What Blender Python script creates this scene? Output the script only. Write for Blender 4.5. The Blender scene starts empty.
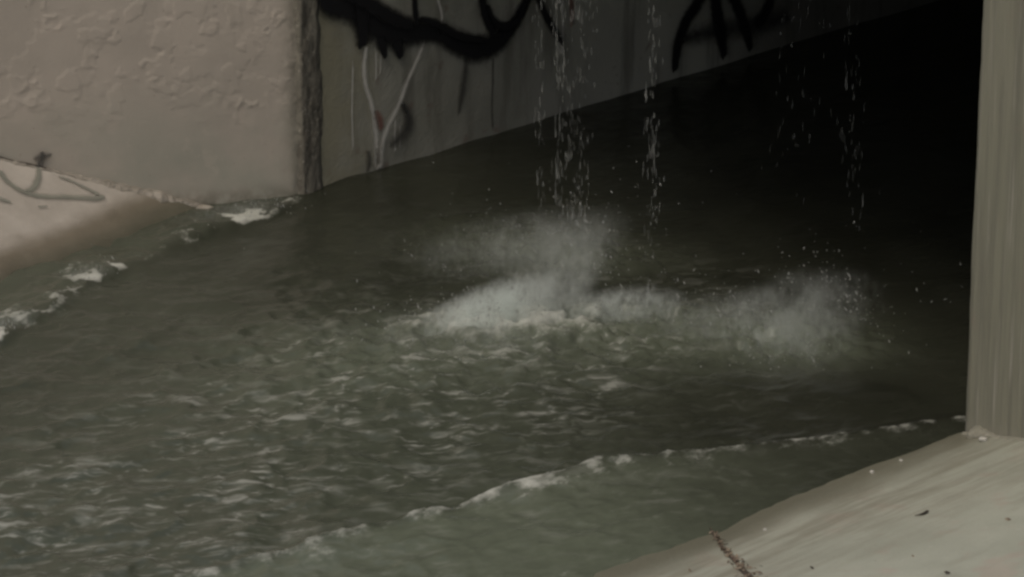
import bpy, bmesh, math, random
import numpy as np
from mathutils import Vector, Matrix

random.seed(7)
SC = bpy.context.scene
COL = SC.collection

# ------------------------------------------------------------------ camera
# origin: the left corner of the tunnel mouth at water level; +Y runs into the tunnel, +X to the right bank
CAM = np.array([13.049, -11.239, 6.0])
PITCH, YAW, FPX = math.radians(20.6), math.radians(45.9), 3766.0
D = np.array([-math.sin(YAW) * math.cos(PITCH), math.cos(YAW) * math.cos(PITCH), -math.sin(PITCH)])
Rr = np.array([math.cos(YAW), math.sin(YAW), 0.0])
U = np.cross(Rr, D)
cam = bpy.data.cameras.new('camera')
cam_ob = bpy.data.objects.new('camera', cam)
COL.objects.link(cam_ob)
cam_ob.matrix_world = Matrix(((Rr[0], U[0], -D[0], CAM[0]), (Rr[1], U[1], -D[1], CAM[1]),
                              (Rr[2], U[2], -D[2], CAM[2]), (0, 0, 0, 1)))
cam.sensor_width = 36.0
cam.lens = FPX * 36.0 / 1024.0
cam.clip_start, cam.clip_end = 0.1, 3000.0
SC.camera = cam_ob

# ------------------------------------------------------------------ light
SUN_EL, SUN_AZ = math.radians(62), math.radians(168)      # azimuth clockwise from +Y
world = bpy.data.worlds.new('World')
SC.world = world
world.use_nodes = True
wt = world.node_tree
wt.nodes.clear()
wo = wt.nodes.new('ShaderNodeOutputWorld')
wb = wt.nodes.new('ShaderNodeBackground')
sky = wt.nodes.new('ShaderNodeTexSky')
sky.sky_type = 'NISHITA'
sky.sun_disc = False
sky.sun_elevation = SUN_EL
sky.sun_rotation = SUN_AZ
sky.air_density, sky.dust_density, sky.ozone_density = 1.0, 6.0, 0.6
wb.inputs[1].default_value = 0.09
wt.links.new(sky.outputs[0], wb.inputs[0])
wt.links.new(wb.outputs[0], wo.inputs[0])
sun = bpy.data.lights.new('sun', 'SUN')
sun.energy, sun.angle, sun.color = 0.9, math.radians(25), (1.0, 0.93, 0.80)
sun_ob = bpy.data.objects.new('sun', sun)
COL.objects.link(sun_ob)
sdir = Vector((math.sin(SUN_AZ) * math.cos(SUN_EL), math.cos(SUN_AZ) * math.cos(SUN_EL), math.sin(SUN_EL)))
sun_ob.rotation_euler = sdir.to_track_quat('Z', 'Y').to_euler()
sun_ob.location = sdir * 40
vs = SC.view_settings
vs.view_transform, vs.look = 'Standard', 'None'
vs.exposure, vs.gamma, vs.use_curve_mapping = -0.12, 1.0, False
SC.cycles.filter_width = 2.8
SC.cycles.volume_bounces = 5
SC.cycles.max_bounces = 10

# ------------------------------------------------------------------ helpers
def ray(px, py):
    v = D * FPX + Rr * (px - 512) - U * (py - 288.5)
    return v / np.linalg.norm(v)
def hit(px, py, n, q=(0, 0, 0)):
    """where the sight line of a photograph point meets a plane of the place (used to survey positions)"""
    n = np.array(n, float)
    v = ray(px, py)
    return CAM + v * (np.dot(n, np.array(q, float) - CAM) / np.dot(n, v))

def _hash(ix, iy, s):
    h = (ix.astype(np.int64) * 374761393 + iy.astype(np.int64) * 668265263 + s * 1442695041) & 0x7fffffff
    h = ((h ^ (h >> 13)) * 1274126177) & 0x7fffffff
    return ((h ^ (h >> 16)) & 0xffff) / 65535.0
def vnoise(x, y, s=0):
    ix, iy = np.floor(x), np.floor(y)
    fx, fy = x - ix, y - iy
    fx = fx * fx * fx * (fx * (fx * 6 - 15) + 10)
    fy = fy * fy * fy * (fy * (fy * 6 - 15) + 10)
    a, b = _hash(ix, iy, s), _hash(ix + 1, iy, s)
    c, d = _hash(ix, iy + 1, s), _hash(ix + 1, iy + 1, s)
    return (a + (b - a) * fx) * (1 - fy) + (c + (d - c) * fx) * fy
def fbm(x, y, s=0, o=4, g=0.5):
    t, a, n = 0, 1.0, 0
    for k in range(o):
        ca, sa = math.cos(0.6 * k), math.sin(0.6 * k)
        t = t + a * vnoise((x * ca - y * sa) * 2 ** k + 17.3 * k, (x * sa + y * ca) * 2 ** k - 9.1 * k, s + k)
        n += a
        a *= g
    return t / n
def sstep(a, b, x):
    t = np.clip((x - a) / (b - a), 0, 1)
    return t * t * (3 - 2 * t)

def new_obj(name, me, mat=None, parent=None, base=(0, 0, 0)):
    o = bpy.data.objects.new(name, me)
    COL.objects.link(o)
    if mat: me.materials.append(mat)
    if parent:
        o.parent = parent
    else:
        o.location = base
    return o
def mesh_from(name, verts, faces, base=(0, 0, 0), smooth=True):
    me = bpy.data.meshes.new(name)
    me.from_pydata([tuple(np.array(v, float) - np.array(base, float)) for v in verts], [], faces)
    if smooth:
        me.polygons.foreach_set('use_smooth', [True] * len(me.polygons))
    me.update()
    return me
def grid_mesh(name, P, base=(0, 0, 0), flip=False, back=None):
    """P: (n,m,3) points; back: a vector that gives the sheet a thickness"""
    n, m = P.shape[:2]
    V = (P - np.array(base)).reshape(-1, 3)
    i = np.arange(n * m).reshape(n, m)
    F = np.stack([i[:-1, :-1], i[1:, :-1], i[1:, 1:], i[:-1, 1:]], -1).reshape(-1, 4)
    if flip: F = F[:, ::-1]
    if back is not None:
        Q = P + np.array(back)
        V = np.concatenate([V, (Q - np.array(base)).reshape(-1, 3)])
        j = i + n * m
        B = np.stack([j[:-1, :-1], j[:-1, 1:], j[1:, 1:], j[1:, :-1]], -1).reshape(-1, 4)
        if flip: B = B[:, ::-1]
        ring = np.concatenate([i[0, :], i[1:, -1], i[-1, -2::-1], i[-2:0:-1, 0]])
        r2 = np.roll(ring, -1)
        S = np.stack([ring, r2, r2 + n * m, ring + n * m], -1)
        if flip: S = S[:, ::-1]
        F = np.concatenate([F, B, S])
    me = bpy.data.meshes.new(name)
    me.vertices.add(len(V)); me.vertices.foreach_set('co', V.astype(np.float32).ravel())
    me.loops.add(F.size); me.loops.foreach_set('vertex_index', F.astype(np.int32).ravel())
    me.polygons.add(len(F)); me.polygons.foreach_set('loop_start', np.arange(0, F.size, 4, dtype=np.int32))
    me.polygons.foreach_set('loop_total', np.full(len(F), 4, np.int32))
    sm = np.ones(len(F), bool)
    if back is not None: sm[(n - 1) * (m - 1):] = False
    me.polygons.foreach_set('use_smooth', sm)
    me.update(calc_edges=True); me.validate()
    return me
def box(name, lo, hi, mat, parent=None, base=(0, 0, 0), bevel=0.01):
    bm = bmesh.new()
    bmesh.ops.create_cube(bm, size=1)
    for v in bm.verts:
        v.co = [lo[k] + (v.co[k] + .5) * (hi[k] - lo[k]) - base[k] for k in range(3)]
    if bevel: bmesh.ops.bevel(bm, geom=bm.edges[:], offset=bevel, segments=2, affect='EDGES', profile=.5)
    me = bpy.data.meshes.new(name); bm.to_mesh(me); bm.free()
    return new_obj(name, me, mat, parent, base)
def tag(o, label, cat=None, group=None, kind=None):
    if label: o['label'] = label
    if cat: o['category'] = cat
    if group: o['group'] = group
    if kind: o['kind'] = kind
    return o
def axis(a, b, fine, lo, hi, coarse):
    """coordinates from lo to hi, fine between a and b"""
    l = np.arange(lo, a, coarse); m = np.arange(a, b, fine); h = np.arange(b, hi + coarse * .5, coarse)
    return np.concatenate([l, m, h])

class NT:
    """small node-tree writer"""
    def __init__(s, name):
        s.m = bpy.data.materials.new(name); s.m.use_nodes = True
        s.t = s.m.node_tree; s.t.nodes.clear()
        s.out = s.t.nodes.new('ShaderNodeOutputMaterial')
        s.pos = s.t.nodes.new('ShaderNodeNewGeometry').outputs['Position']
    def n(s, typ, ins=None, **kw):
        nd = s.t.nodes.new(typ)
        for k, v in kw.items(): setattr(nd, k, v)
        for k, v in (ins or {}).items():
            if hasattr(v, 'is_output'): s.t.links.new(v, nd.inputs[k])
            else: nd.inputs[k].default_value = v
        return nd
    def noise(s, scale, detail=4, rough=.55, stretch=None, vec=None, dist=0):
        vec = vec or s.pos
        if stretch: vec = s.n('ShaderNodeVectorMath', {0: vec, 1: stretch}, operation='MULTIPLY').outputs[0]
        return s.n('ShaderNodeTexNoise', {'Vector': vec, 'Scale': scale, 'Detail': detail, 'Roughness': rough, 'Distortion': dist}).outputs[0]
    def ramp(s, v, a, b, lo=0., hi=1.):
        return s.n('ShaderNodeMapRange', {0: v, 1: a, 2: b, 3: lo, 4: hi}, interpolation_type='SMOOTHSTEP').outputs[0]
    def mix(s, f, a, b):
        nd = s.t.nodes.new('ShaderNodeMix'); nd.data_type = 'RGBA'
        for k, v in ((0, f), (6, a), (7, b)):
            if hasattr(v, 'is_output'): s.t.links.new(v, nd.inputs[k])
            else: nd.inputs[k].default_value = v if k == 0 else (*v[:3], 1)
        return nd.outputs[2]
    def math(s, op, a, b=0., clamp=False):
        return s.n('ShaderNodeMath', {0: a, 1: b}, operation=op, use_clamp=clamp).outputs[0]
    def xyz(s):
        return s.n('ShaderNodeSeparateXYZ', {0: s.pos}).outputs
    def attr(s, nm):
        return s.n('ShaderNodeAttribute', attribute_name=nm).outputs['Fac']
    def bump(s, h, dist, strength=1., normal=None):
        i = {'Height': h, 'Distance': dist, 'Strength': strength}
        if normal: i['Normal'] = normal
        return s.n('ShaderNodeBump', i).outputs[0]
    def bsdf(s, **ins):
        return s.n('ShaderNodeBsdfPrincipled', {k.replace('_', ' '): (v if not isinstance(v, tuple) or len(v) != 3 else (*v, 1)) for k, v in ins.items()}).outputs[0]
    def done(s, surf=None, vol=None):
        if surf: s.t.links.new(surf, s.out.inputs[0])
        if vol: s.t.links.new(vol, s.out.inputs[1])
        return s.m

# ------------------------------------------------------------------ materials
def mat_wing():
    t = NT('painted_concrete')
    z = t.xyz()[2]
    c = t.mix(t.ramp(t.noise(2.2, 5), .35, .65), (.39, .347, .290), (.445, .393, .328))
    c = t.mix(t.ramp(t.noise(11, 5, .65), .50, .80, 0, .35), c, (.47, .425, .36))            # patches of another coat
    c = t.mix(t.math('MULTIPLY', t.ramp(z, .75, .1), t.ramp(t.noise(2.5, 4), .3, .62), True), c, (.325, .318, .26))   # greenish low down
    c = t.mix(t.ramp(t.noise(30, 6, .7), .62, .74, 0, .5), c, (.21, .185, .15))
    c = t.mix(t.math('MULTIPLY', t.ramp(t.math('ADD', t.xyz()[1], t.math('MULTIPLY', t.noise(12, 5, .65), .10)), -.06, .06), .75, True), c, (.17, .16, .12))   # stained arris
    c = t.mix(t.ramp(t.noise(55, 3, .6), .70, .76, 0, .6), c, (.15, .13, .105))
    c = t.mix(t.ramp(t.noise(6, 5, .65, (1, 1, .15)), .56, .74, 0, .35), c, (.27, .245, .195))       # old rain runs
    c = t.mix(t.ramp(t.noise(4.5, 6, .7), .58, .63, 0, .30), c, (.46, .40, .335))
    low = t.math('MULTIPLY', t.ramp(z, .12, -.02), t.ramp(t.noise(14, 5), .3, .6), True)
    c = t.mix(low, c, (.16, .145, .11))
    b = t.bump(t.noise(60, 5, .6), .003, .5)
    return t.done(t.bsdf(Base_Color=c, Roughness=.75, Normal=b))
def mat_tunnel():
    t = NT('grimy_tunnel_concrete')
    x, y, z = t.xyz()
    c = t.mix(t.ramp(t.noise(3, 5), .35, .65), (.275, .275, .225), (.345, .34, .285))
    c = t.mix(t.ramp(y, 1.1, 2.4, 0, .85), c, (.50, .50, .425))                              # paler with depth: the colour makes up for light lost inside
    c = t.mix(t.ramp(t.noise(7, 4, .6, (1, 1, .12)), .5, .68, 0, .7), c, (.19, .185, .15))    # water runs
    c = t.mix(t.ramp(t.noise(9, 4, .6), .62, .70, 0, .5), c, (.20, .14, .115))              # reddish blotches
    c = t.mix(t.ramp(t.math('ADD', y, t.math('MULTIPLY', t.noise(6, 4), .5)), .85, .35, 0, .75), c, (.34, .315, .21))                             # olive stained first half metre
    c = t.mix(t.ramp(t.noise(40, 5, .7), .6, .75, 0, .5), c, (.10, .095, .08))
    c = t.mix(t.ramp(t.math('ADD', y, t.math('MULTIPLY', t.noise(3, 4), .6)), 2.9, 4.0, 0, .75), c, (.05, .048, .045))  # grime further in, with the tunnel's darkening painted into it
    return t.done(t.bsdf(Base_Color=c, Roughness=.6, Normal=t.bump(t.noise(45, 6, .65), .004, .9)))
def mat_edge():
    t = NT('worn_corner_concrete')
    c = t.mix(t.ramp(t.noise(16, 5, .7, (1, 1, .35)), .40, .60), (.11, .10, .078), (.20, .185, .145))
    c = t.mix(t.ramp(t.noise(45, 4, .7), .56, .70, 0, .75), c, (.36, .335, .28))
    return t.done(t.bsdf(Base_Color=c, Roughness=.85, Normal=t.bump(t.noise(35, 6, .7), .006)))
def mat_pier():
    t = NT('streaked_concrete')
    z = t.xyz()[2]
    c = t.mix(t.ramp(t.noise(1.6, 3, .5, (1, 1, .25)), .35, .65), (.207, .205, .153), (.242, .233, .178))
    c = t.mix(t.ramp(t.noise(30, 5, .65, (1, 1, .03)), .40, .66, 0, .75), c, (.155, .153, .118))
    c = t.mix(t.ramp(t.noise(75, 4, .6, (1, 1, .02)), .56, .70, 0, .75), c, (.33, .315, .265))
    c = t.mix(t.ramp(t.noise(5, 4, .6), .58, .72, 0, .4), c, (.225, .175, .14))
    c = t.mix(t.ramp(z, .13, .0, 0, .35), c, (.28, .26, .22))
    b = t.bump(t.noise(55, 4, .6, (1, 1, .03)), .010, .9)
    return t.done(t.bsdf(Base_Color=c, Roughness=.8, Normal=t.bump(t.noise(80, 5, .7), .003, .6, b)))
def mat_bank(left):
    t = NT('left_bank_concrete' if left else 'right_bank_concrete')
    z = t.xyz()[2]
    if left:
        c = t.mix(t.ramp(t.noise(3, 5), .35, .65), (.34, .312, .268), (.42, .386, .335))
        wet, lo, hi = (.17, .148, .11), .06, .125
        amp = .07
    else:
        c = t.mix(t.ramp(t.noise(2.2, 5), .35, .65), (.345, .362, .296), (.405, .420, .347))
        c = t.mix(t.ramp(t.noise(5, 4, .6), .56, .7, 0, .5), c, (.36, .305, .25))
        wet, lo, hi = (.165, .160, .118), .008, .075
        amp = .05
    c = t.mix(t.ramp(t.noise(26, 6, .7), .6, .74, 0, .4), c, (.24, .225, .19))
    c = t.mix(t.ramp(t.noise(70, 3, .6), .68, .74, 0, .55), c, (.16, .14, .11))
    if not left:
        c = t.mix(t.ramp(t.noise(38, 4, .7, (1.4, .5, 1)), .63, .72, 0, .55), c, (.50, .50, .45))       # pale mineral scabs
        c = t.mix(t.ramp(t.noise(110, 3, .6), .66, .74, 0, .6), c, (.17, .16, .13))
        c = t.mix(t.ramp(t.noise(9, 4, .65, (1, .25, 1)), .50, .68, 0, .40), c, (.27, .27, .215))      # drawn-out grey stains
        c = t.mix(t.ramp(t.noise(3.2, 3, .5), .60, .70, 0, .45), c, (.39, .315, .265))
    # damp, silted strip along the water: lines of silt run with the flow
    zz = t.math('ADD', z, t.math('MULTIPLY', t.math('SUBTRACT', t.noise(5, 5, .6, (1, .3, 1)), .5), amp))
    damp = t.ramp(zz, hi, lo)
    silt = t.math('MULTIPLY', t.ramp(zz, .25, .06), t.ramp(t.noise(16, 5, .65, (1, .12, 1)), .36, .66, .30, 1.), True)
    c = t.mix(t.math('MULTIPLY', silt, .0 if left else .78), c, (.185, .175, .128))
    c = t.mix(damp, c, wet)
    if left: c = t.mix(t.ramp(zz, .075, .0), c, (.085, .082, .058))
    rg = t.ramp(damp, 0, 1, .8, .32)
    b = t.bump(t.noise(70, 6, .65), .003, .8)
    b = t.bump(t.noise(6, 4), .012, .6, b)
    return t.done(t.bsdf(Base_Color=c, Roughness=rg, Normal=b))
def mat_paint(name, col, cover=.9, soft=.35, rough=.6):
    t = NT(name)
    uv = t.n('ShaderNodeUVMap').outputs[0]
    v = t.n('ShaderNodeSeparateXYZ', {0: uv}).outputs[1]
    e = t.math('SUBTRACT', 1., t.math('ABSOLUTE', t.math('SUBTRACT', t.math('MULTIPLY', v, 2.), 1.)))
    e = t.math('ADD', e, t.math('MULTIPLY', t.math('SUBTRACT', t.noise(28, 5, .65), .5), .5))
    a = t.math('MULTIPLY', t.ramp(e, .08, soft), t.ramp(t.noise(20, 5, .7), .2, .45, cover * .75, cover))
    b = t.bsdf(Base_Color=t.mix(t.noise(12, 4), col, tuple(c * 1.5 for c in col)), Roughness=rough)
    tr = t.n('ShaderNodeBsdfTransparent').outputs[0]
    return t.done(t.n('ShaderNodeMixShader', {0: a, 1: tr, 2: b}).outputs[0])
def mat_water():
    t = NT('murky_water')
    foam, aer_lit, speck = t.attr('foam'), t.attr('aerated_daylit'), t.attr('speckled')
    flow = (1.2, .75, 1)                                             # the foam is drawn out along the current
    big = t.noise(9, 5, .62, flow)
    fine = t.noise(34, 4, .65, flow)
    nn = t.math('ADD', t.math('MULTIPLY', big, .55), t.math('MULTIPLY', fine, .45))
    f = t.ramp(t.math('ADD', foam, t.math('MULTIPLY', t.math('SUBTRACT', nn, .5), 1.6)), .34, 1.05)
    # small short-lived streaks of bubbles all over the rough water
    rot = t.n('ShaderNodeMapping', {'Vector': t.pos, 'Rotation': (0, 0, math.radians(54)), 'Scale': (2.2, 1., 1.)}, vector_type='TEXTURE').outputs[0]
    wob = t.n('ShaderNodeVectorMath', {0: t.n('ShaderNodeTexNoise', {'Vector': t.pos, 'Scale': 6., 'Detail': 2.0}).outputs['Color'], 1: (.10, .10, 0)}, operation='MULTIPLY').outputs[0]
    rot = t.n('ShaderNodeVectorMath', {0: rot, 1: wob}, operation='ADD').outputs[0]
    mask = t.ramp(t.noise(2.6, 3), .36, .60, .28, 1.)
    sp = t.math('MULTIPLY', t.ramp(t.noise(11.5, 3, .55, None, rot), .51, .77), mask)
    sp2 = t.math('MULTIPLY', t.ramp(t.noise(25, 3, .55, None, rot), .51, .78), t.math('MULTIPLY', mask, .75))
    f = t.math('MAXIMUM', f, t.math('MULTIPLY', t.math('MAXIMUM', sp, sp2), t.math('MULTIPLY', speck, .80)))
    base = t.mix(t.ramp(t.noise(1.8, 4), .35, .65), (.022, .0235, .0165), (.029, .031, .022))
    base = t.mix(t.math('MULTIPLY', aer_lit, t.ramp(nn, .25, .75, .7, 1.), True), base, (.125, .143, .103))
    c = t.mix(f, base, (.44, .45, .40))
    b = t.bump(t.noise(22, 4, .5, (1.2, .8, 1)), .010, .26)
    return t.done(t.bsdf(Base_Color=c, Roughness=t.ramp(f, 0, 1, .18, .75), IOR=1.33, Normal=b))
def mat_spray(dens, scale):
    t = NT('spray_mist')
    tc = t.n('ShaderNodeTexCoord').outputs['Object']
    ln = t.n('ShaderNodeVectorMath', {0: tc}, operation='LENGTH').outputs['Value']
    big, fine = t.noise(scale, 4, .65, (1, 1, .7)), t.noise(scale * 5, 4, .75, (1, 1, .6))
    fall = t.ramp(t.math('ADD', ln, t.math('MULTIPLY', t.math('SUBTRACT', big, .5), 1.3)), 1.0, .35)
    fall = t.math('MULTIPLY', fall, t.ramp(ln, 1.0, .8))
    nz = t.ramp(t.math('ADD', t.math('MULTIPLY', big, .5), t.math('MULTIPLY', fine, .5)), .43, .62)
    d = t.math('MULTIPLY', t.math('MULTIPLY', fall, nz), dens)
    v = t.n('ShaderNodeVolumePrincipled', {'Color': (.91, .96, .93, 1), 'Density': d, 'Anisotropy': .1}).outputs[0]
    return t.done(None, v)
def mat_drop(name, col, alpha):
    t = NT(name)
    return t.done(t.bsdf(Base_Color=col, Roughness=.55, IOR=1.33, Alpha=alpha))
def mat_plain(name, a, b, scale=20, rough=.8, bump=.004):
    t = NT(name)
    c = t.mix(t.ramp(t.noise(scale, 5, .65), .35, .65), a, b)
    return t.done(t.bsdf(Base_Color=c, Roughness=rough, Normal=t.bump(t.noise(scale * 3, 5, .65), bump)))

M_wing, M_tun, M_edge, M_pier = mat_wing(), mat_tunnel(), mat_edge(), mat_pier()
M_lb, M_rb, M_water, M_drop = mat_bank(True), mat_bank(False), mat_water(), mat_drop('white_water_drops', (.38, .39, .37), .85)
M_fall = mat_drop('clear_falling_drops', (.33, .34, .32), .33)
M_black = mat_paint('black_spray_paint', (.008, .008, .009), 1.0, .75)
M_faint = mat_paint('faded_black_paint', (.04, .04, .038), .75, 1.1)
M_grey = mat_paint('faded_grey_green_paint', (.16, .165, .135), .8, 1.0)
M_white = mat_paint('chalky_white_streak', (.56, .545, .49), .88, 1.0)
M_red = mat_paint('red_spray_paint', (.20, .07, .055), .6, .9)
M_hair = mat_paint('crack_dirt', (.05, .04, .03), 1.0, .6)
M_soil = mat_plain('soil', (.10, .085, .06), (.17, .15, .11), 3)
M_conc = mat_plain('roof_concrete', (.14, .135, .115), (.20, .19, .165), 5)
M_leaf = mat_plain('dead_leaf', (.08, .052, .036), (.30, .25, .18), 45, .7)
M_stone = mat_plain('pale_stone', (.40, .39, .34), (.52, .51, .46), 40)
M_twig = mat_plain('dark_twig', (.03, .024, .018), (.07, .055, .04), 40)
M_rubble = mat_plain('broken_concrete', (.22, .20, .16), (.34, .31, .26), 18, .8, .012)

FLARE = math.radians(32)                                # the wing wall opens out from the channel by this much
WN = np.array([math.cos(FLARE), -math.sin(FLARE), 0])
WU = np.array([-math.sin(FLARE), -math.cos(FLARE), 0])

# ------------------------------------------------------------------ setting: banks, ground, tunnel
def plane3(A, B, C):
    n = np.cross(np.array(B) - A, np.array(C) - A)
    return lambda x, y: A[2] - (n[0] * (x - A[0]) + n[1] * (y - A[1])) / n[2]
LB = plane3(hit(0, 157, WN), hit(215, 208, WN), (.04, -1.95, .0))
RB = plane3((4.109, 0, .012), (4.422, 0, .080), (4.005, -2.066, 0.0))
def left_bank_z(x, y):
    d = fbm(x * 5, y * 5, 31, 4) - .5
    near = sstep(.55, .0, -x)                       # rougher, broken towards the toe
    return LB(x, y) + d * (.012 + .03 * near)
def right_bank_z(x, y):
    return RB(x, y) + (fbm(x * 2, y * 2, 51, 5) - .5) * .012

# left bank: between the wing wall (the line x = y) and the water
ts = axis(-2.4, .02, .016, -6.0, .02, .2)
rows = []
for s in axis(0, 2.6, .016, 0, 9.0, .25):           # s: distance from the wing wall down the channel (-Y)
    bx, by = -WU[0] * ts, -WU[1] * ts - s
    rows.append(np.stack([bx, by, left_bank_z(bx, by)], -1))
P = np.array(rows)
# carry the toe on down below the water
toe = [P]
left_bank = new_obj('sloping_bank', grid_mesh('sloping_bank', P, flip=True), M_lb)
tag(left_bank, None, kind='structure')
ext = []
for x in np.arange(.02, 1.6, .03):
    y = np.arange(-9.0, .02, .03)
    ext.append(np.stack([np.full_like(y, x), y, np.minimum(left_bank_z(np.full_like(y, .02), y), .04) - (x - .02) * .35], -1))
new_obj('bank_toe', grid_mesh('bank_toe', np.array(ext), flip=False), M_lb)['kind'] = 'structure'

xs = axis(3.6, 5.6, .016, 3.0, 12.0, .2)
ys = axis(-4.2, 0, .016, -14.0, -.001, .25)
ys = ys[ys < -.0005]; ys = np.append(ys, -.0005)
X, Y = np.meshgrid(xs, ys, indexing='ij')
right_bank = new_obj('sloping_bank', grid_mesh('sloping_bank', np.stack([X, Y, right_bank_z(X, Y)], -1), flip=True), M_rb)
right_bank['kind'] = 'structure'

# level ground behind the banks and over the tunnel (out of the picture, closes the place)
def ground():
    v, f = [], []
    def q(*p):
        k = len(v); v.extend(p); f.append(tuple(range(k, k + len(p))))
    zt = RB(12.0, 0)
    q((12, -14, RB(12, -14)), (400, -14, 1.7), (400, 0, 1.7), (12, 0, zt))
    q((3.0, -400, -1.2), (400, -400, 1.7), (400, -14, 1.7), (12, -14, RB(12, -14)), (3.0, -14, RB(3, -14)))
    q((-400, 0.3, 3.0), (400, .3, 3.0), (400, 400, 3.0), (-400, 400, 3.0))
    q((-400, -400, 1.3), (-6, -400, 1.3), (-6, -6.2, 1.3), (-6, .3, 1.3), (-400, .3, 1.3))
    q((-6, -400, 1.3), (1.2, -400, -.4), (1.2, -9, -.4), (-6, -14, 1.2))
    return new_obj('ground', mesh_from('ground', v, f, smooth=False), M_soil)
ground()['kind'] = 'structure'

# ------------------------------------------------------------------ strokes of paint lying on a surface
def smooth_poly(pts, k=6):
    p = np.array(pts, float)
    if len(p) < 3: 
        return np.array([p[0] + (p[-1] - p[0]) * i / (2 * k) for i in range(2 * k + 1)])
    q = np.vstack([2 * p[0] - p[1], p, 2 * p[-1] - p[-2]])
    out = []
    for i in range(1, len(q) - 2):
        for j in range(k):
            t = j / k
            out.append(.5 * (2 * q[i] + (q[i + 1] - q[i - 1]) * t + (2 * q[i - 1] - 5 * q[i] + 4 * q[i + 1] - q[i + 2]) * t * t
                             + (3 * q[i] - q[i - 1] - 3 * q[i + 1] + q[i + 2]) * t ** 3))
    out.append(p[-1])
    return np.array(out)
class Strokes:
    """ribbons of paint on a plane; points come as (a, b, half-width) in the plane's own metres"""
    def __init__(s): s.v, s.f, s.uv, s.k = [], [], [], 0
    def add(s, pts, place):
        p = smooth_poly(pts)
        d = np.gradient(p[:, :2], axis=0)
        L = np.hypot(d[:, 0], d[:, 1]) + 1e-9
        nx, ny = -d[:, 1] / L, d[:, 0] / L
        # square caps, rounded by the soft edge
        k0, n = len(s.v), len(p)
        lift = .003 + .0012 * s.k
        s.k += 1
        for i in range(n):
            w = p[i, 2]
            for c in (-1, -.5, 0, .5, 1):
                s.v.append(place(p[i, 0] + nx[i] * w * c, p[i, 1] + ny[i] * w * c, lift))
                endf = min(1, min(i, n - 1 - i) / 1.0)
                s.uv.append((i / (n - 1), .5 + .5 * c if endf else (0. if c < 0 else 1.)))
        for i in range(n - 1):
            for j in range(4):
                a = k0 + i * 5 + j
                s.f.append((a, a + 1, a + 6, a + 5))
    def build(s, name, mat, parent):
        me = mesh_from(name, s.v, s.f)
        u = me.uv_layers.new(name='UVMap')
        for lp in me.loops: u.data[lp.index].uv = s.uv[lp.vertex_index]
        o = new_obj(name, me, mat, parent)
        return o

# ------------------------------------------------------------------ wing wall on the left (45 degree flare)
us = axis(.0, 1.75, .007, 0, 7.0, .25)
zs = axis(-.25, 1.25, .007, -.8, 3.0, .25)
UU, ZZ = np.meshgrid(us, zs, indexing='ij')
flake = (sstep(.54, .57, fbm(UU * 2.6 + 2, ZZ * 2.6, 11, 6, .6)) * .0018 + sstep(.60, .62, fbm(UU * 9, ZZ * 9 + 4, 15, 4)) * .0020) * sstep(.25, .7, ZZ)
lump = (fbm(UU * 2.1, ZZ * 2.1, 21, 4, .4) - .5) * .010
edge = sstep(.06, 0, UU) * (fbm(UU * 14, ZZ * 14, 25, 4)) * -.02
blob = 0
rs = np.random.RandomState(3)
for (px, py, rad) in ((240, 112, .035), (262, 108, .02), (236, 52, .05), (222, 60, .04), (270, 20, .05), (285, 72, .025), (30, 95, .04), (150, 75, .05), (55, 20, .06)):
    q = hit(px, py, WN)
    u0, z0 = float(np.dot(q, WU)), q[2]
    rr = np.hypot(UU - u0, ZZ - z0) + (fbm(UU * 12, ZZ * 12, 40, 4) - .5) * .17
    blob = blob + .0034 * np.exp(-((rr - rad * .6) / .010) ** 2) * sstep(.3, .6, fbm(UU * 20, ZZ * 20, 44, 3))
disp = flake + lump + edge + blob
P = WU * UU[..., None] + WN * disp[..., None]
P[..., 2] += ZZ
wing_base = np.array(WU * 1.7)
wing = new_obj('wing_wall', grid_mesh('wing_wall', P, wing_base, flip=False, back=-WN * .25), M_wing, None, wing_base)
tag(wing, 'beige painted concrete wall with flaking coat at the upper left, above the pale bank', 'wall')
def wing_place(a, b, lift):
    q = WU * a + WN * (lift + .010) - wing_base
    return (q[0], q[1], b - wing_base[2])
def on_wing(px, py, w):
    q = hit(px, py, WN)
    return (float(np.dot(q, WU)), q[2], w)
s = Strokes()
s.add([on_wing(33, 159, .02), on_wing(42, 156, .035), on_wing(52, 154, .015)], wing_place)
s.add([on_wing(42, 150, .02), on_wing(41, 158, .03), on_wing(38, 168, .03)], wing_place)
s.build('graffiti', M_faint, wing)
s = Strokes()
q = [(-4, 156, .006), (14, 161, .004), (30, 165, .011), (42, 168, .010), (50, 171, .011), (60, 174, .012), (70, 176, .004), (90, 180, .009), (110, 185, .011), (125, 188, .004), (150, 194, .007), (172, 199, .007), (190, 205, .016), (206, 208, .020), (222, 209, .006), (240, 208, .012), (262, 209, .02), (285, 207, .02)]
s.add([on_wing(x, y - 1, w) for x, y, w in q], wing_place)
s.build('joint_gap', M_hair, wing)

# crumbling edge where the bank meets the wall
U1 = np.arange(.10, 1.75, .008); W1 = np.linspace(0, 1, 7)
UA, WA = np.meshgrid(U1, W1, indexing='ij')
hgt = .004 + .030 * sstep(.45, .8, fbm(UA * 5, UA * 0 + 3, 191, 4)) * sstep(1.3, .5, UA) + .012 * fbm(UA * 30, UA * 0, 193, 2)
off = hgt * np.cos(WA * math.pi / 2) * 1.2 + .012 + (fbm(UA * 26, WA * 3, 195, 3) - .5) * .022
P = WU * UA[..., None] + WN * off[..., None]
P[..., 2] = LB(P[..., 0], P[..., 1]) - .006 + hgt * np.sin(WA * math.pi / 2)
new_obj('crumbled_edge', grid_mesh('crumbled_edge', P, wing_base, flip=False, back=-WN * .03), M_rubble, wing)

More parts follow.
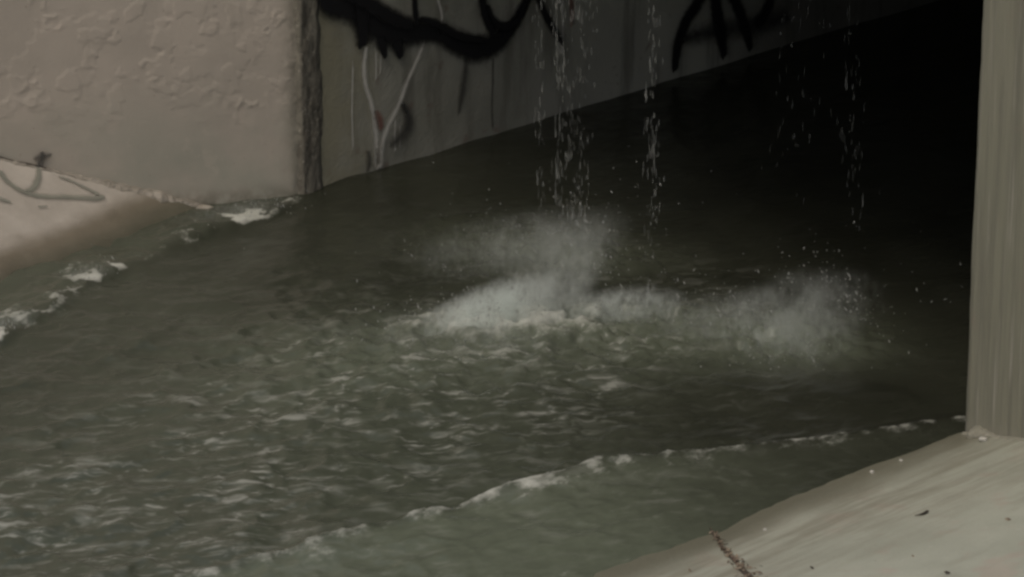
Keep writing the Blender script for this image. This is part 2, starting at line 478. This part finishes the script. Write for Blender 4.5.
# faded paint on the left bank (child of the bank: it is only a coat on it)
def lb_place(a, b, lift):
    return (a, b, float(left_bank_z(np.array([a]), np.array([b]))[0]) + lift + .004)
nl = np.cross([1, 0, LB(1, 0) - LB(0, 0)], [0, 1, LB(0, 1) - LB(0, 0)])
def on_lb(px, py, w):
    q = hit(px, py, nl, (0, 0, LB(0, 0)))
    return (q[0], q[1], w)
s = Strokes()
s.add([on_lb(39, 168, .02), on_lb(38, 180, .028), on_lb(33, 189, .03), on_lb(22, 194, .02)], lb_place)
s.add([on_lb(-2, 170, .03), on_lb(8, 183, .03), on_lb(24, 193, .035), on_lb(45, 198, .034), (*on_lb(70, 199, .03),), on_lb(97, 200, .036), on_lb(104, 197, .02)], lb_place)
s.add([on_lb(100, 197, .025), on_lb(88, 191, .02), on_lb(72, 183, .016), on_lb(58, 178, .012)], lb_place)
s.add([on_lb(-4, 200, .024), on_lb(4, 202, .024), on_lb(12, 205, .012)], lb_place)
s.add([on_lb(38, 209, .012), on_lb(48, 209, .010)], lb_place)
s.build('graffiti', M_grey, left_bank)

# ------------------------------------------------------------------ tunnel: left wall with graffiti, right pier, roof
ysv = axis(.0, 4.6, .02, 0, 14, .25)
zsv = axis(-.2, 1.3, .02, -.8, 2.11, .2); zsv = np.append(zsv[zsv < 2.1], 2.11)
YY, ZZ = np.meshgrid(ysv, zsv, indexing='ij')
P = np.stack([(fbm(YY * 3, ZZ * 3, 61, 5) - .5) * .012 - .006, YY, ZZ], -1)
tun_base = np.array([0, 1.5, 0])
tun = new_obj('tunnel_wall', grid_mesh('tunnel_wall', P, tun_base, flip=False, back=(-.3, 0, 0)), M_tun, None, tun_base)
tag(tun, 'dim concrete side wall inside the tunnel mouth, covered in black graffiti', 'wall')
# worn corner
yy = np.arange(-.02, .155, .006); zz = np.arange(-.3, 2.11, .012)
YY, ZZ = np.meshgrid(yy, zz, indexing='ij')
rag = (fbm(YY * 22, ZZ * 9, 71, 5) - .5)
P = np.stack([.010 + rag * .022 - sstep(.09, .155, YY) * .022 - sstep(.0, -.02, YY) * .03, YY, ZZ], -1)
new_obj('corner_edge', grid_mesh('corner_edge', P, tun_base, flip=False, back=(-.06, 0, 0)), M_edge, tun)
def tun_place(a, b, lift):
    return (.004 + lift, a - tun_base[1], b - tun_base[2])
def on_tun(px, py, w):
    q = hit(px, py, (1, 0, 0))
    return (q[1], q[2], w)
K = .0052                                         # metres per photograph pixel on this wall, across a stroke
def strokes_on_tunnel(name, mat, lst):
    s = Strokes()
    for pl in lst: s.add([on_tun(x, y, w * K) for x, y, w in pl], tun_place)
    return s.build(name, mat, tun)
strokes_on_tunnel('graffiti', M_black, [
    [(322, -20, 14), (326, 4, 16), (345, 8, 19), (362, 16, 21), (380, 28, 23), (396, 33, 22), (414, 32, 19), (436, 32, 16), (456, 42, 18), (475, 49, 20), (494, 43, 19), (510, 28, 13), (521, 10, 11), (530, -12, 9)],
    [(360, -10, 14), (361, 20, 15), (362, 48, 13)],
    [(395, 40, 12), (398, 50, 10), (400, 58, 4)],
    [(340, -14, 16), (366, 2, 14), (392, 18, 13), (414, 26, 9)],
    [(484, 4, 6), (492, 21, 7), (505, 27, 8), (518, 17, 7), (527, -8, 6)],
    [(416, 18, 5), (436, 24, 6), (458, 36, 7), (484, 40, 7)],
    [(378, 36, 10), (382, 50, 8), (384, 58, 3)],
    [(413, -15, 6), (413, 8, 6), (415, 26, 6)],
    [(480, -15, 8), (481, 8, 8), (486, 22, 8), (492, 34, 8)],
    [(534, -8, 6), (542, 12, 7), (551, 28, 7), (561, 44, 5)],
    [(706, -18, 12), (694, 4, 13), (682, 24, 13), (675, 46, 12), (672, 72, 7)],
    [(712, -14, 14), (714, 10, 13), (718, 34, 12), (722, 58, 8)],
    [(726, -14, 12), (736, 10, 12), (744, 34, 10), (748, 50, 6)],
    [(770, -14, 12), (764, 8, 12), (752, 26, 10)],
])
strokes_on_tunnel('faded_graffiti', M_faint, [
    [(682, 40, 10), (700, 34, 18), (722, 30, 20), (752, 26, 20), (790, 14, 16)],
    [(388, 146, 5), (398, 138, 13), (408, 124, 14), (406, 112, 9), (402, 102, 3)], [(400, 103, 5), (403, 108, 6), (406, 113, 4)],
    [(466, 52, 4), (462, 85, 9), (457, 116, 3)],
    [(366, 150, 3), (368, 160, 6), (366, 172, 4)],
])
strokes_on_tunnel('paint_drip', M_faint, [[(492, 55, 2.2), (492, 80, 2.5), (491, 102, 2), (492, 130, 2.4)]])
for pl in ([(366, 44, 3.4), (363, 66, 5), (365, 86, 5), (371, 106, 5), (375, 134, 6), (377, 168, 8)],
           [(424, 40, 3.6), (415, 62, 4.4), (406, 82, 4.4), (398, 104, 5), (387, 126, 5.5), (380, 148, 7), (378, 169, 9)],
           [(352, 60, 1.6), (351, 110, 1.8), (352, 150, 1.6)],
           [(375, 50, 1.6), (375, 80, 2)],
           [(380, 50, 1.2), (379, 74, 1.4)],
           [(394, 118, 1.4), (394, 152, 1.8)],
           [(399, 124, 1.1), (399, 148, 1.3)],
           [(436, -4, 4.), (441, 16, 3), (438, 34, 1.6)],
           [(560, -6, 2.4), (562, 30, 2.4), (561, 54, 1.2)],
           [(305, 130, 2.), (306, 160, 2.), (304, 185, 2.)]):
    strokes_on_tunnel('white_streak', M_white, [pl])
strokes_on_tunnel('red_blotch', M_red, [[(374, 110, 3), (378, 118, 8), (381, 130, 5)], [(568, -8, 5), (571, 10, 6), (570, 28, 3)]])

# right pier / headwall: rough-sawn board marks run up and down
xs = axis(4.104, 5.2, .008, 4.104, 12.2, .3)
zs = axis(-.1, 2.1, .03, -.8, 3.0, .2)
X, Z = np.meshgrid(xs, zs, indexing='ij')
rib = (fbm(X * 28, Z * .6, 81, 3) - .5) * .014
rnd = sstep(4.13, 4.104, X)
P = np.stack([X + (fbm(X * 0, Z * 5, 85, 4) - .5) * .014 * rnd, rib + rnd * .012, Z], -1)
pier_base = np.array([5.0, .2, 0])
pier = new_obj('tunnel_pier', grid_mesh('tunnel_pier', P, pier_base, flip=False, back=(0, .45, 0)), M_pier, None, pier_base)
tag(pier, 'pale concrete pier with vertical streaks at the right edge of the tunnel mouth', 'wall')
# crumbs of mortar at the foot of the pier
v, f = [], []
rr = random.Random(5)
def add_lump(v, f, c, r, rng, sub=1, sq=(1, 1, 1)):
    bm = bmesh.new(); bmesh.ops.create_icosphere(bm, subdivisions=sub, radius=1)
    k = len(v)
    for b in bm.verts:
        s = r * (.75 + .5 * rng.random())
        v.append((c[0] + b.co.x * s * sq[0], c[1] + b.co.y * s * sq[1], c[2] + b.co.z * s * sq[2]))
    for q in bm.faces: f.append(tuple(k + w.index for w in q.verts))
    bm.free()
n = 60
X1 = np.linspace(4.11, 5.3, 160); W1 = np.linspace(0, 1, 7)
XX, WW = np.meshgrid(X1, W1, indexing='ij')
hgt = .012 + .035 * sstep(.45, .75, fbm(XX * 9, XX * 0, 91, 4))
ang = WW * math.pi / 2
YF = -hgt * np.cos(ang) * 1.3 - .001 + (fbm(XX * 20, WW * 3, 93, 3) - .5) * .012
P = np.stack([XX, YF, right_bank_z(XX, YF) - .004 + hgt * np.sin(ang)], -1)
new_obj('mortar_fillet', grid_mesh('mortar_fillet', P, pier_base, flip=True, back=(0, .02, -.01)), M_stone if False else M_pier, pier)

# roof and inner walls of the tunnel, out of the picture but they keep the light out
roof = box('tunnel_roof', (-.4, .05, 2.12), (4.7, 14, 2.95), M_conc, None, (2.1, 7, 2.12))
tag(roof, 'dark concrete roof slab over the tunnel', 'roof')
inner = box('tunnel_side_wall', (4.12, .47, -.8), (4.5, 14, 2.115), M_tun, None, (4.3, 7, -.8))
tag(inner, 'unlit concrete side wall behind the right pier', 'wall')
endw = box('tunnel_end_wall', (-.4, 14.01, -.8), (4.7, 14.3, 2.9), M_conc, None, (2.1, 14.1, -.8))
tag(endw, 'black end of the tunnel', 'wall')

# ------------------------------------------------------------------ water
def poly_dist(X, Y, pts):
    """distance to a polyline, signed (+ on its left), and the fraction along it"""
    best = np.full(X.shape, 1e9); sgn = np.zeros(X.shape); fr = np.zeros(X.shape)
    m = len(pts) - 1
    for i in range(m):
        a, b = np.array(pts[i]), np.array(pts[i + 1])
        d = b - a; L2 = d @ d
        t = np.clip(((X - a[0]) * d[0] + (Y - a[1]) * d[1]) / L2, 0, 1)
        dx, dy = X - a[0] - t * d[0], Y - a[1] - t * d[1]
        dd = np.hypot(dx, dy)
        k = dd < best
        best = np.where(k, dd, best); sgn = np.where(k, np.sign(d[0] * dy - d[1] * dx), sgn); fr = np.where(k, (i + t) / m, fr)
    return best, sgn, fr
xs = axis(-1.0, 4.5, .014, -3.2, 4.6, .2)
ys = axis(-4.3, 3.2, .014, -40, 13.9, .3)
X, Y = np.meshgrid(xs, ys, indexing='ij')
wx, wy = X + .12 * (fbm(X * 2, Y * 2, 101, 3) - .5), Y + .12 * (fbm(X * 2, Y * 2, 105, 3) - .5)
out = sstep(.8, -1.6, Y)                                       # rougher once it leaves the tunnel
amp = .35 + .65 * out
lowleft = sstep(-.3, -1.6, Y - .15 * X) * sstep(.0, .7, X)
Zw = (fbm(wx * 1.3, wy * 1.1, 111, 3) - .5) * .05 * amp
Zw += (fbm(wx * 4.2, wy * 3.6, 115, 3, .5) - .5) * .046 * amp
cr = 1 - np.abs(2 * fbm(wx * 6.5, wy * 5.5, 119, 3) - 1)       # sharp little crests
Zw += (cr ** 3) * .012 * amp * (.4 + .6 * lowleft)
foam = np.zeros_like(X); aer_lit = np.zeros_like(X)
# patches of foam carried downstream
patch = sstep(.46, .60, fbm(wx * 1.5, wy * 1.5, 125, 3))
foam += lowleft * (.02 + .08 * patch) + .16 * out * sstep(.70, .95, cr) * (.25 + .75 * lowleft)
aer_lit += .50 * sstep(.1, -1.9, Y + .18 * (X - 1.5))  # aerated downstream, plus open daylight painted in against the dark tunnel
spk = .75 * sstep(.3, -1.3, Y + .12 * X) * sstep(.1, .8, X) + .15 * sstep(1.2, -.2, Y)
# right standing wave off the pier, with broken water between it and the bank
RW = [(2.55, -4.3), (3.02, -3.0), (3.16, -2.25), (3.20, -1.80), (3.30, -1.28), (3.53, -.95), (3.79, -.39), (4.02, .15)]
d, sg, fr = poly_dist(wx * .5 + X * .5, wy * .5 + Y * .5, RW)
rag = .45 + 1.2 * fbm(X * 7, Y * 7, 131, 4)
side = d * -sg                                                 # + on the bank side
pk = .62 * np.exp(-((fr - .56) / .18) ** 2) + .80 * sstep(.60, .78, fr) + .55 * sstep(.02, .2, fr) * sstep(.7, .5, fr)
prof = np.where(side > 0, np.exp(-(side / .20) ** 1.6), np.exp(-(side / .035) ** 2))
Zw += .040 * prof * rag * pk
foam += prof * (.17 + .50 * pk) * rag * (.30 + 1.05 * fbm(X * 16, Y * 16, 135, 3)) * np.where(side > 0, np.exp(-side / (.055 + .09 * pk)), 1)
bankside = sstep(-.02, .08, side) * sstep(-4.0, -3.4, Y + 0 * X)
aer_lit += bankside * (.62 - .36 * sstep(.2, .9, fr)) * sstep(-.2, .5, 1 - fr)
foam += bankside * .04 * sstep(.7, .3, fr)
Zw = np.where(bankside > .5, Zw * .8, Zw)
# left run-up along the bank
LW = [(.60, -2.7), (.49, -2.18), (.40, -1.84), (.16, -1.25), (.06, -.72), (.06, -.25), (.02, -.02)]
d, sg, fr = poly_dist(wx * .5 + X * .5, wy * .5 + Y * .5, LW)
side = d * sg
side = np.where(X < np.interp(Y, [q[1] for q in LW], [q[0] for q in LW]), d, -d)   # + towards the bank
gate = 1.2 * np.exp(-((Y + 2.20) / .34) ** 2) + 1.1 * np.exp(-((Y + 1.42) / .26) ** 2) + .95 * np.exp(-((Y + .46) / .38) ** 2) + .25
prof = np.where(side > 0, np.exp(-(side / .20) ** 2), np.exp(-(side / .06) ** 2))
Zw += .030 * prof * np.minimum(gate, 1) * rag * (.6 + .8 * fbm(X * 12, Y * 12, 177, 3)) * sstep(.2, -.2, Y)
foam += .92 * prof * gate * (.25 + .75 * rag) * sstep(.34, .66, fbm(wx * 15, wy * 15, 171, 4, .6)) * (.4 + .9 * fbm(X * 5, Y * 5, 175, 3)) * sstep(.15, -.1, Y)
aer_lit += .30 * sstep(-.05, .1, side) * sstep(.1, -.1, Y)
# places where the falling water lands: heaped, boiling white water
SPL = [  # x, y, rx, ry, height, foam
    (1.82, -.60, .36, .20, .03, .52), (2.04, -.34, .28, .20, .03, .60), (2.26, .06, .24, .12, .035, .34),
    (1.50, .30, .40, .28, .03, .12), (1.10, .25, .45, .35, .02, .08),
    (2.78, .30, .42, .30, .02, .16), (3.05, .30, .30, .22, .02, .14), (2.50, -.15, .55, .4, .02, .10), (1.95, -1.0, .9, .5, .02, .12),
]
boil = sstep(.25, .75, fbm(wx * 13, wy * 13, 151, 4, .6))
for (cx, cy, rx, ry, hh, fo) in SPL:
    # axes turned to the line of the lip: long axis along the view's horizontal
    a = math.radians(46)
    ux, uy = (X - cx) * math.cos(a) + (Y - cy) * math.sin(a), -(X - cx) * math.sin(a) + (Y - cy) * math.cos(a)
    g = np.exp(-((ux / rx) ** 2 + (uy / ry) ** 2))
    Zw += g * hh * (.3 + 1.1 * boil)
    foam += g * fo * (.25 + 1.2 * boil)
    aer_lit += g * .5
Zw += .060 * np.exp(-(((X - 2.0) / 1.1) ** 2 + ((Y + .9) / 1.1) ** 2)) * (fbm(X * 6, Y * 5, 161, 4) - .45)
Zw += .036 * np.exp(-(np.maximum(X, 0) / .5) ** 2) * sstep(-.15, .25, Y)       # heaped against the tunnel wall
spk += .45 * np.exp(-(((X - 2.2) / 1.0) ** 2 + ((Y + .35) / .8) ** 2))
spk *= (.12 + .88 * sstep(1.0, 1.9, X + .15 * (Y + 1.4))) * (.25 + .75 * sstep(3.3, 2.5, X + .5 * np.maximum(Y, 0)))
aer_lit *= .62 + .38 * sstep(.9, 1.9, X)
foam = np.clip(foam, 0, 1.1); aer_lit = np.clip(aer_lit, 0, 1)
Zw *= 1 - .65 * sstep(3.55, 4.0, X)
me = grid_mesh('water', np.stack([X, Y, Zw], -1), flip=True)
for nm, arr in (('foam', foam), ('aerated_daylit', aer_lit), ('speckled', np.clip(spk, 0, 1))):
    at = me.attributes.new(nm, 'FLOAT', 'POINT'); at.data.foreach_set('value', arr.astype(np.float32).ravel())
water = new_obj('water', me, M_water)
water['kind'] = 'structure'
def water_z(x, y):
    i = int(np.clip(np.searchsorted(xs, x), 0, len(xs) - 1)); j = int(np.clip(np.searchsorted(ys, y), 0, len(ys) - 1))
    return float(Zw[i, j])

def spindle(v, f, c, L, r, rng, lean, ring=6):
    k0 = len(v)
    prof = [(-.5, .12), (-.42, .75), (-.3, 1.), (-.05, .8), (.2, .5), (.42, .28), (.5, .08)] if ring == 6 else [(-.5, .3), (-.2, 1.), (.15, .8), (.5, .2)]
    j = rng.random() * 6
    for (t, w) in prof:
        wob = r * .5 * math.sin(j + t * 7)
        for q in range(ring):
            a = 2 * math.pi * q / ring
            v.append((c[0] + math.cos(a) * r * w + wob + lean * t * L, c[1] + math.sin(a) * r * w, c[2] + t * L))
    for i in range(len(prof) - 1):
        for q in range(ring):
            a, b = k0 + i * ring + q, k0 + i * ring + (q + 1) % ring
            f.append((a, b, b + ring, a + ring))
    f.append(tuple(k0 + q for q in range(ring))[::-1]); f.append(tuple(k0 + (len(prof) - 1) * ring + q for q in range(ring)))
# ------------------------------------------------------------------ splashes: mist and flying drops
def splash(label, centre, clouds, ndrops, spread, seed, high):
    c = np.array(centre)
    e = bpy.data.objects.new('splash', None); COL.objects.link(e)
    e.location = c; e.empty_display_size = .1
    tag(e, label, 'splash', 'splashes where water falls into the channel')
    rng = random.Random(seed)
    for (off, rx, ry, rz, tilt, dens, nsc) in clouds:
        bm = bmesh.new(); bmesh.ops.create_icosphere(bm, subdivisions=3, radius=1.0)
        me = bpy.data.meshes.new('mist'); bm.to_mesh(me); bm.free()
        o = new_obj('mist', me, mat_spray(dens, nsc), e)
        o.location = off; o.scale = (rx, ry, rz)
        o.rotation_euler = (0, math.radians(tilt), math.radians(46))
        o.rotation_euler = (Matrix.Rotation(math.radians(46), 3, 'Z') @ Matrix.Rotation(math.radians(-tilt), 3, 'Y')).to_euler()
    v, f = [], []
    wts = [rx * ry * rz * dens for (off, rx, ry, rz, tilt, dens, nsc) in clouds]
    rot = [Matrix.Rotation(math.radians(46), 3, 'Z') @ Matrix.Rotation(math.radians(-q[4]), 3, 'Y') for q in clouds]
    k = 0
    while k < ndrops:
        q = rng.choices(range(len(clouds)), wts)[0]
        off, rx, ry, rz = clouds[q][:4]
        stray = 1.0 if rng.random() < .88 else 1.6
        p = rot[q] @ Vector((rng.gauss(0, .45) * rx * stray, rng.gauss(0, .45) * ry * stray, rng.gauss(0, .5) * rz * stray)) + Vector(off)
        # drops fly in torn bunches, not as an even cloud
        if vnoise(np.array([(p.x + p.z * .4) * 11]), np.array([(p.y + p.z * .9) * 11]), seed)[0] < .42 + .25 * rng.random(): continue
        k += 1
        if p.z + c[2] < water_z(c[0] + p.x, c[1] + p.y) - .004: continue
        r = .0013 + .0022 * rng.random() ** 4
        spindle(v, f, tuple(p), r * (2.2 + 3.5 * rng.random()), r, rng, rng.gauss(0, .6), 5)
    o = new_obj('flying_drops', mesh_from('flying_drops', v, f), M_drop, e)
    o['kind'] = 'stuff'
splash('broad white splash in mid-channel below the left streams of falling water', (2.0, -.25, .02),
       [((-.13, -.36, .06), .46, .20, .13, 24, 26, 9), ((.02, -.06, .09), .34, .26, .16, 45, 6, 7), ((.22, .16, .05), .38, .17, .10, 6, 16, 7),
        ((-.18, .20, .13), .46, .28, .20, 40, 2.9, 6), ((-.62, .34, .07), .62, .36, .17, 10, 2.6, 6), ((-.1, -.55, .02), .8, .4, .10, 4, 1.8, 6)],
       1900, (.45, .22), 3, .09)
splash('fainter rounded splash deep in the shade near the right pier', (2.86, .30, .02),
       [((.06, .0, .09), .46, .32, .24, 16, 3.4, 5), ((-.20, -.18, .03), .52, .34, .16, 12, 3.0, 5), ((.18, -.14, .02), .36, .24, .14, 14, 2.4, 5)],
       900, (.33, .2), 9, .10)
splash('low splash of foam thrown up against the pale left bank', (.38, -1.95, .04),
       [((.06, -.20, .02), .26, .09, .06, 14, 5, 9), ((-.16, .45, .02), .22, .08, .06, 18, 3, 9)],
       160, (.24, .05), 21, .04)
splash('small white splash at the foot of the beige wall', (.02, -.45, .03),
       [((0, 0, .02), .34, .10, .06, 10, 3, 9)],
       120, (.22, .06), 23, .03)

# ------------------------------------------------------------------ falling streams, broken into long drops
def stream(label, px, py, depth_y, dense, wide, seed, lo=.0, size=1.):
    """a thread of water from the roof at the plane y = depth_y"""
    q = hit(px, py, (0, 1, 0), (0, depth_y, 0))
    c = np.array([q[0], depth_y, water_z(q[0], depth_y)])
    rng = random.Random(seed)
    v, f = [], []
    z = lo + rng.random() * .08
    sway = [rng.gauss(0, 1) * wide * .5 for _ in range(12)]
    while z < 2.10 - c[2]:
        big = rng.random() < .10
        L = (.03 + .09 * rng.random() ** 2) * size if big else .015 + .045 * rng.random()
        r = (.003 + .0040 * rng.random() ** 2) * size if big else (.0010 + .0016 * rng.random()) * size
        sx = sway[int(z * 5) % 12]
        spindle(v, f, (sx + rng.gauss(0, 1) * wide, rng.gauss(0, 1) * wide, z + L / 2 + rng.gauss(0, 1) * .02), L, r, rng, rng.gauss(0, .04), 6 if big else 5)
        z += rng.expovariate(1) * dense * (.5 + 1.6 * vnoise(np.array([z * 6.]), np.array([seed * 3.3]), 5)[0] ** 2)
    o = new_obj('falling_water', mesh_from('falling_water', v, f), M_fall, None, tuple(c))
    tag(o, label, 'falling water', 'threads of water falling from the tunnel roof')
stream('leftmost thread of falling drops, ending above the left end of the splash', 540, 180, .35, .017, .016, 1, size=.8)
stream('thread of bright drops falling past the end of the black graffiti', 559, 110, .30, .012, .015, 2, size=.9)
stream('wide loose thread of falling drops close to the right of the graffiti', 579, 90, .40, .0055, .038, 3, size=.75)
stream('lone thread of bright drops falling onto the right end of the white splash', 652, 150, .10, .014, .018, 4, size=.85)
stream('faint thread of drops falling in the dark behind the rounded splash', 800, 60, 1.6, .020, .07, 5, size=.75)
stream('faintest thread of drops falling nearest to the right pier', 853, 120, 1.4, .030, .035, 6, size=.8)

# ------------------------------------------------------------------ small things on the banks
nr = np.cross([1, 0, RB(1, 0) - RB(0, 0)], [0, 1, RB(0, 1) - RB(0, 0)])
def on_rb(px, py):
    q = hit(px, py, nr, (0, 0, RB(0, 0)))
    return np.array([q[0], q[1], float(right_bank_z(np.array([q[0]]), np.array([q[1]]))[0])])
def rb_place(a, b, lift):
    return (a, b, float(right_bank_z(np.array([a]), np.array([b]))[0]) + lift)
s = Strokes()
crk = [(704, 514, .006), (709, 524, .014), (713, 533, .010), (719, 541, .012), (723, 549, .008), (731, 557, .014), (738, 565, .012), (748, 576, .020), (764, 592, .02), (800, 622, .02)]
s.add([(*on_rb(x, y)[:2], w) for x, y, w in crk], rb_place)
s.build('crack', M_hair, right_bank)
rng = random.Random(11)
v, f = [], []
def leaf(v, f, c, L, rng):
    yaw, tip, roll = rng.random() * 6.28, rng.gauss(0, .5), rng.gauss(0, .7)
    m = Matrix.Rotation(yaw, 3, 'Z') @ Matrix.Rotation(tip, 3, 'Y') @ Matrix.Rotation(roll, 3, 'X')
    k = len(v)
    for (x, y, z) in ((-.5, 0, 0), (-.1, .22, .06), (.3, .15, .03), (.5, 0, .08), (.3, -.15, .03), (-.1, -.22, .06), (.05, 0, -.03)):
        p = m @ Vector((x * L, y * L, z * L)); v.append((c[0] + p.x, c[1] + p.y, c[2] + p.z + L * .25))
    for a, b in ((0, 1), (1, 2), (2, 3), (3, 4), (4, 5), (5, 0)): f.append((k + a, k + b, k + 6))
path = [np.array(on_rb(x, y)) for x, y, w in crk]
for k in range(300):
    t = rng.random() ** .75
    a = t * (len(path) - 1); i = min(int(a), len(path) - 2)
    p = path[i] + (path[i + 1] - path[i]) * (a - i)
    sp = .006 + .026 * t ** 3
    p = p + np.array([rng.gauss(.3 * sp, sp), rng.gauss(0, sp), 0])
    p[2] = rb_place(p[0], p[1], .0)[2]
    leaf(v, f, p, .010 + .022 * rng.random() ** 2, rng)
lt = new_obj('leaf_litter', mesh_from('leaf_litter', v, f, smooth=False), M_leaf)
tag(lt, 'dry red-brown leaf scraps caught along the crack in the right bank', 'leaf litter', kind='stuff')

def pebble(px, py, r, mat, label, cat, name, seed, group=None, sq=(1, 1, .7)):
    c = on_rb(px, py); vv, ff = [], []
    add_lump(vv, ff, (0, 0, r * .4), r, random.Random(seed), 2, sq)
    tag(new_obj(name, mesh_from(name, vv, ff), mat, None, tuple(c)), label, cat, group)
pebble(765, 530, .008, M_stone, 'white pebble lying on the right bank beside the leaf-filled crack', 'pebble', 'pebble', 1)
pebble(872, 473, .010, M_stone, 'pale stone chip at the water edge, half way to the pier', 'pebble', 'pebble', 2)
pebble(901, 461, .007, M_stone, 'small pale stone chip at the water edge, just left of the pier', 'pebble', 'pebble', 3)
pebble(983, 441, .017, M_stone, 'pale lump of mortar at the foot of the streaked pier', 'rubble', 'mortar_lump', 4)
c = on_rb(922, 515)
vv, ff = [], []
spindle(vv, ff, (0, 0, 0), .075, .006, random.Random(3), .2)
tw = new_obj('twig', mesh_from('twig', vv, ff), M_twig, None, tuple(c + np.array([0, 0, .008])))
tw.rotation_euler = (math.radians(90), 0, math.radians(-18))
tag(tw, 'short dark twig lying on the right bank below the pier', 'twig')
for i, (px, py, lab) in enumerate(((761, 567, 'dark leaf scrap just right of the leaf-filled crack'), (812, 569, 'dark leaf scrap on the bank at the bottom, between crack and twig'),
                                   (947, 574, 'dark leaf scrap at the bottom edge below the twig'), (913, 557, 'brown leaf scrap on the bank well below the twig'),
                                   (690, 572, 'brown leaf scrap on the bank left of the crack'), (1008, 520, 'brown leaf scrap on the bank at the right edge'))):
    vv, ff = [], []
    leaf(vv, ff, (0, 0, 0), .015 + .006 * (i % 3), random.Random(30 + i))
    tag(new_obj('leaf', mesh_from('leaf', vv, ff, smooth=False), M_twig if i < 3 else M_leaf, None, tuple(on_rb(px, py))), lab, 'leaf', 'loose leaf scraps on the bank')
# broken concrete at the foot of the wing wall
for i, (px, py, r, lab) in enumerate(((205, 211, .045, 'broken concrete lump at the foot of the beige wall, leftmost one'), (232, 216, .055, 'larger broken concrete lump between two others at the foot of the wall'),
                                      (262, 213, .04, 'broken concrete lump at the foot of the wall, nearest the tunnel corner'))):
    q = hit(px, py, WN, (.03, -.03, 0)); vv, ff = [], []
    add_lump(vv, ff, (0, 0, 0), r, random.Random(60 + i), 2, (1.2, 1.0, .7))
    tag(new_obj('concrete_lump', mesh_from('concrete_lump', vv, ff), M_rubble, None, tuple(q)), lab, 'rubble', 'broken lumps at the foot of the wall')
